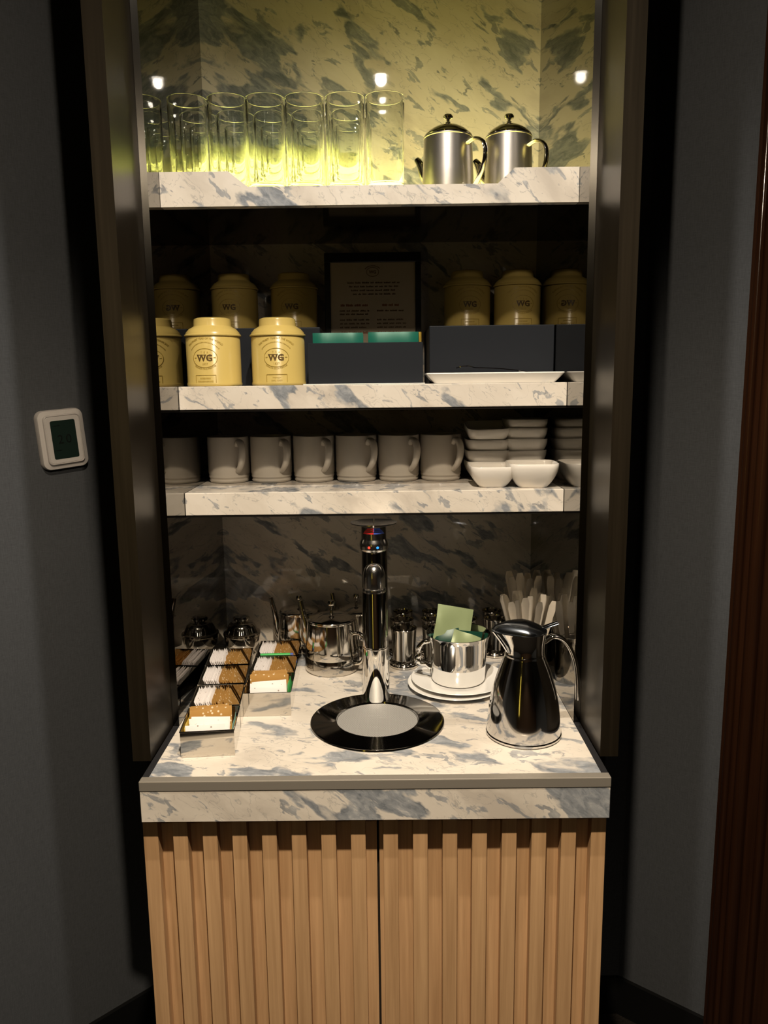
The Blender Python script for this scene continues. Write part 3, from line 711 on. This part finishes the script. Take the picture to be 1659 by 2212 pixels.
def fill_side(t, where, nw, nb):
    W0 = -BWd+.0235; tot = 2*BWd-.0285; k = nw+nb
    for i in range(k):
        x = W0+tot*(i+.5)/k; wh = i < nw
        put(sw_me if wh else sb_me, M_sw if wh else M_sb, 'sugar_sachet', t, x, BD*.5+random.uniform(-.003, .003), .0030+random.uniform(0, .004) + (.002 if wh else 0),
            (R(-24+random.uniform(-.6, .6)), R(random.uniform(-1.5, 1.5)), PI/2), ('white' if wh else 'brown')+f' paper sugar sachet standing in the {where}', ('white' if wh else 'brown')+f' sachets in the {where}')
def fill_front(t, where, nw, nb):
    for i in range(nw+nb):
        wh = i < nw; yy = .012+.0068*i+(0 if wh else .006)
        put(sw2 if wh else sb2, M_sw if wh else M_sb, 'sugar_sachet', t, random.uniform(-.003, .003)-.002, yy, .0024+random.uniform(0, .004)+(0 if wh else .004),
            (R(-random.uniform(8, 15)), R(random.uniform(-3, 3)), R(random.uniform(-3, 3))), ('white' if wh else 'brown')+f' paper sugar sachet stacked in the {where}', ('white' if wh else 'brown')+f' sachets in the {where}')
def rowpos(y_): return -.2800-.0275*(y_-.083)/.31
lab_l = ['front steel caddy of the row beside the mirror panel, half empty', 'second steel caddy of the row beside the mirror panel', 'third steel caddy of the row beside the mirror panel', 'rearmost steel caddy of the row beside the mirror panel']
whl = ['front caddy of the mirror side row', 'second caddy of the mirror side row', 'third caddy of the mirror side row', 'rearmost caddy of the mirror side row']
for i in range(4):
    yy = .0830+.1030*i; t = caddy(rowpos(yy), yy, 5.0, lab_l[i])
    if i == 0:
        fill_front(t, whl[i], 6, 4)
        put(sachet_me('flat', .070, .040, .003, n=4), M_syell, 'yellow_sachet', t, -.0405, .050, .0024, (0, R(2), PI/2), 'yellow sachet along the side of the front caddy by the mirror', None)
        put(sachet_me('flat', .070, .040, .003, n=4), M_steal, 'teal_sachet', t, .0395, .045, .0024, (0, 0, PI/2), 'pale teal sachet along the side of the front caddy by the mirror', None)
    else: fill_side(t, whl[i], 8, 8)
lab_r = ['front steel caddy of the row beside the teapot, half empty', 'middle steel caddy of the row beside the teapot', 'rearmost steel caddy of the row beside the teapot']
whr = ['front caddy of the teapot side row', 'middle caddy of the teapot side row', 'rearmost caddy of the teapot side row']
for i in range(3):
    yy = .2420+.1000*i; t = caddy(-.2045-.004*i, yy, 2.0, lab_r[i])
    if i == 0:
        fill_front(t, whr[i], 6, 5)
        put(sachet_me('flat', .055, .050, .007, n=4), M_sgreen, 'green_sachet', t, .0385, .040, .0024, (0, R(3), PI/2), 'bright green sachet standing at the side of the front caddy by the teapot', None)
    else: fill_side(t, whr[i], 8, 8)
gs = thing('green_stick_sachet', 'slim bright green stick sachet lying across the caddies', 'sachet', (-.2110, .4415, CT+.0495), (0, 0, R(2)))
obj('wrapper', tube('wrapper', [(-.036, 0, 0), (-.033, 0, 0), (.024, 0, 0), (.027, 0, 0)], [.004, .0045, .0045, .0042], 10, .5, (0, 1, 0)), M_sgreen, gs)
obj('tip', tube('tip', [(.0272, 0, 0), (.033, 0, 0)], [.0042, .0038], 10, .5, (0, 1, 0)), M_sblue, gs)

# ------------------------------------------------------------------ creamer pot on plates
PX, PY = .1630, .3830
pprof = [(0, .002), (.052, .002), (.054, 0), (.058, 0), (.060, .002), (.096, .0085), (.0985, .0100), (.0975, .0112), (.062, .0055), (.058, .004), (0, .004)]
plate_me = lathe('saucer', pprof, 64)
tag(obj('white_saucer', plate_me, M_white, None, (PX-.002, PY-.004, CT+.0004)), 'lower white saucer of the pair under the steel sachet pot', 'saucer')
o = obj('white_saucer', plate_me, M_white, None, (PX+.004, PY, CT+.0088)); o.scale = (.985, .985, 1)
tag(o, 'upper white saucer of the pair under the steel sachet pot', 'saucer')
cp = thing('steel_cup', 'large polished steel cup with scrolled handle, stuffed with green sachets', 'cup', (PX+.003, PY, CT+.0133))
obj('body', lathe('body', [(0, 0), (.050, 0), (.0535, .003), (.0545, .006), (.0570, .05), (.0610, .088), (.0650, .0985), (.0655, .0995), (.0642, .1000), (.0600, .089), (.0560, .05), (.0530, .006), (0, .005)], 56), M_chrome, cp)
sc = smooth_path([(-.057, 0, .082), (-.070, 0, .080), (-.080, 0, .068), (-.079, 0, .052), (-.086, 0, .046), (-.078, 0, .036), (-.068, 0, .034), (-.056, 0, .026)], 5)
obj('handle', tube('handle', sc, [.0042+.0016*abs(math.sin(i*.5)) for i in range(len(sc))], 10), M_chrome, cp)
def crumple(me, a, seed):
    rr = random.Random(seed); ph = [rr.uniform(0, 6) for _ in range(6)]
    for v in me.vertices:
        x, z = v.co.x, v.co.z
        v.co.y += a*(math.sin(70*x+ph[0])*math.sin(55*z+ph[1])+.6*math.sin(130*x+90*z+ph[2]))
    return me
big = crumple(sachet_me('tea_packet', .076, .086, .005, n=16), .0022, 1); mid = crumple(sachet_me('tea_packet2', .056, .066, .005, n=14), .0018, 2); mid2 = crumple(sachet_me('tea_packet3', .060, .060, .005, n=14), .0022, 5)
def packet(me, m, x, y_, z, rot, lab): tag(obj('tea_packet', me, m, None, (PX+x, PY+y_, CT+z), tuple(R(a) for a in rot)), lab, 'sachet', 'green packets in the steel cup')
packet(big, M_lgreen, -.012, .0220, .0720, (-17, 12, 6), 'pale green tea packet standing tallest in the steel cup')
packet(mid, M_dgreen, -.008, .0030, .0480, (-22, -14, -4), 'dark green tea packet leaning in the steel cup')
packet(mid2, M_lgreen, .006, -.0150, .0560, (-24, 22, 6), 'pale green tea packet lying low at the front of the steel cup')
packet(mid, M_dgreen, .020, .0120, .0440, (-6, 8, 8), 'dark green tea packet tucked beside the tallest packet in the steel cup')

# ------------------------------------------------------------------ small footed cups
cup_prof = [(0, .003), (.026, .003), (.0275, 0), (.0315, .001), (.0325, .005), (.0300, .009), (.0270, .012), (.0255, .018), (.0265, .05), (.0285, .082), (.0298, .0865), (.0290, .0875), (.0275, .083), (.0250, .05), (.0238, .020), (0, .018)]
cup_me = lathe('cup_body', cup_prof, 40)
beads = join([([(x*.0034+.0300*math.cos(2*PI*k/16), y_*.0034+.0300*math.sin(2*PI*k/16), .0105+z*.0034) for x, y_, z in lathevf([(0, -1), (.7, -.7), (1, 0), (.7, .7), (0, 1)], 8)[0]], lathevf([(0, -1), (.7, -.7), (1, 0), (.7, .7), (0, 1)], 8)[1]) for k in range(16)])
bead_me = new_mesh('bead_ring', *beads)
for r_, yy in enumerate((.4985, .5630, .6205)):
    for c_, xx in enumerate((.0570, .1270, .1970, .2660)):
        if r_ == 0 and c_ == 3: continue
        t = thing('footed_cup', f'small silver footed cup, {("first", "second", "third", "fourth")[c_]} from the tap in the {("front", "middle", "rear")[r_]} row of cups', 'cup', (xx+random.uniform(-.002, .002), yy, CT+.0004), (0, 0, random.random()), 'small silver footed cups')
        t.scale = (.92, .92, 1.0) if r_ else (.97, .97, 1)
        if r_ == 2: t.scale = (.78, .78, 1.0)
        obj('body', cup_me, M_steel, t); obj('bead_ring', bead_me, M_steel, t)

# ------------------------------------------------------------------ cutlery holders
def holder(x, y_, r_, h, lab):
    t = thing('cutlery_holder', lab, 'holder', (x, y_, CT+.0004))
    obj('body', lathe('body', [(0, 0), (r_*.9, 0), (r_*.92, .003), (r_, h), (r_*1.02, h+.001), (r_*.96, h), (r_*.88, .004), (0, .004)], 40), M_steel, t)
holder(.3130, .4130, .0400, .098, 'round steel cutlery holder behind the thermal jug')
holder(.3250, .5050, .0270, .110, 'round steel cutlery holder nearest the marble back')
sp_me = [new_mesh('teaspoon', *spoon_vf(.170+.006*k, .003+.001*k, .0034, .0080+.0006*k), angle=60) for k in range(3)]
k = 0
for row, n_ in ((-.017, 4), (-.006, 5), (.006, 5), (.017, 4)):
    for i in range(n_):
        u = (i+.5)/n_-.5; k += 1
        o = obj('teaspoon', sp_me[k % 3], M_cutlery, None, (.3130+u*.034*(1 if abs(row) < .01 else .7), .4130+row, CT+.006+random.uniform(0, .004)), (R(-row*300+2), R(u*32), R(random.uniform(-5, 5))))
        tag(o, 'steel spoon standing handle up in the holder behind the thermal jug', 'spoon', 'spoons in the front cutlery holder')
for row, n_ in ((-.008, 4), (.004, 4)):
    for i in range(n_):
        u = (i+.5)/n_-.5; k += 1
        o = obj('teaspoon', sp_me[k % 3], M_cutlery, None, (.3250+u*.022, .5050+row, CT+.006), (R(-row*300), R(u*17-2), R(random.uniform(-5, 5))))
        o.scale = (1.1, 1, 1.12)
        tag(o, 'long steel spoon standing handle up in the holder nearest the marble back', 'spoon', 'spoons in the rear cutlery holder')

# ------------------------------------------------------------------ thermal jug
jug = thing('thermal_jug', 'chrome vacuum jug with conical body and curved open handle', 'jug', (.2610, .1600, CT+.0004))
obj('body', lathe('body', [(0, 0), (.0640, 0), (.0658, .002), (.0660, .005), (.0645, .007)]+smooth_prof([(.0645, .009), (.0632, .030), (.0600, .058), (.0545, .085), (.0462, .113), (.0385, .134), (.0345, .145)], 5)+[(.0348, .1465), (.0345, .148), (0, .148)], 64), mat('jug_chrome', (.66, .65, .64), .085, 1), jug)
def beak(V, z0, k, p=2):
    out = []
    for x, y_, z in V:
        r_ = math.hypot(x, y_); a = max(0, -x/r_) if r_ > 1e-6 else 0
        out.append((x-k*max(0, z-z0)*a**p*1.0, y_*(1-.25*a**2*min(1, max(0, z-z0)*30)), z))
    return out
nv, nf = lathevf([(.0335, 0), (.0342, .001), (.0335, .004), (.0345, .020), (.0365, .036), (.0372, .040), (.0350, .040), (.0325, .020), (.031, 0)], 48, True)
obj('neck', new_mesh('neck', beak(nv, .004, .60), nf), M_chrome, jug, (0, 0, .1482))
lv, lf = lathevf([(.0, .0), (.0365, 0), (.0372, .003), (.034, .008), (.024, .0135), (0, .016)], 48)
lv = [(x-(.021*max(0, -x/.0372)**1.5 if x < 0 else 0), y_*(1-.35*max(0, -x/.0372)), z*(1+.25*max(0, -x/.0372)-.55*max(0, x/.0372))) for x, y_, z in lv]
lid = obj('lid', new_mesh('lid', lv, lf, True, 50), mat('dark_chrome', (.30, .33, .38), .2, 1), jug, (0, 0, .1884), label='domed dark chrome lid with pouring beak')
obj('thumb_lever', tube('thumb_lever', smooth_path([(.012, 0, .006), (.028, 0, .004), (.040, 0, .008), (.056, 0, .0135)], 4), [.006]*5+[.008]*8, 10, .35, (0, 1, 0)), mat('dark_chrome2', (.12, .13, .15), .1, 1), lid)
hpth = smooth_path([(.0325, 0, .168), (.050, 0, .178), (.070, 0, .168), (.085, 0, .140), (.0920, 0, .105), (.0940, 0, .062)], 7)
obj('handle', tube('handle', hpth, [.0085-.002*i/(len(hpth)-1) for i in range(len(hpth))], 14, .55, (0, 1, 0)), M_chrome, jug)

# ------------------------------------------------------------------ thermostat on the left wall
u = Vector((.7071, .7071, 0)); n = Vector((.7071, -.7071, 0))
tl = thing('thermostat', 'pale grey wall thermostat with dark screen on the left wall', 'thermostat', (0, 0, 0))
ctr_ = Vector((-.6535, 0, 1.4570)); ctr_.y = BW+(ctr_.x-L0.x)
zr = Vector((0, 0, 1)); ang = R(4)
ux = u*math.cos(ang)+zr*math.sin(ang); zx = -u*math.sin(ang)+zr*math.cos(ang)
K = 1.0; tl.matrix_world = Matrix(((K*ux.x, -K*n.x, K*zx.x, ctr_.x), (K*ux.y, -K*n.y, K*zx.y, ctr_.y), (K*ux.z, -K*n.z, K*zx.z, ctr_.z), (0, 0, 0, 1)))
def rstack(name, loops, m, parent):
    V, F = [], []
    for w, h, r_, d in loops: V += [(x, -d, z) for x, z in rrect(w, h, r_, 6)]
    k = len(V)//len(loops)
    for l in range(len(loops)-1):
        for i in range(k): F.append((l*k+i, l*k+(i+1) % k, (l+1)*k+(i+1) % k, (l+1)*k+i))
    F.append(tuple(range(k))[::-1]); F.append(tuple((len(loops)-1)*k+i for i in range(k)))
    return obj(name, new_mesh(name, V, F, True, 30), m, parent)
bz = rstack('housing', [(.096, .122, .016, .0008), (.096, .122, .016, .012), (.093, .119, .0145, .016), (.077, .103, .010, .018), (.075, .101, .009, .022), (.072, .098, .008, .0235), (.070, .096, .008, .0215), (.068, .094, .007, .0225), (.052, .079, .004, .0222)], M_plastic, tl)
scr = rstack('screen', [(.0515, .0785, .0035, .0223), (.0515, .0785, .0035, .0226)], M_lcd, bz)
for ch, dx in (('2', -.0085), ('0', .0085)):
    tv, tf = move(text_vf(ch, .026, .0001), dx)
    obj('digit', new_mesh('digit', [(x, -.0228-z, y_-.008) for x, y_, z in tv], tf, smooth=False), M_lcdtxt, bz)
for x, z, w in ((-.017, .028, .006), (-.009, .028, .005), (-.015, -.022, .012)):
    obj('lcd_bar', box_mesh('lcd_bar', x-w/2, x+w/2, -.0229, -.0227, z, z+.0018), M_lcdtxt, bz)
bpy.context.view_layer.update()
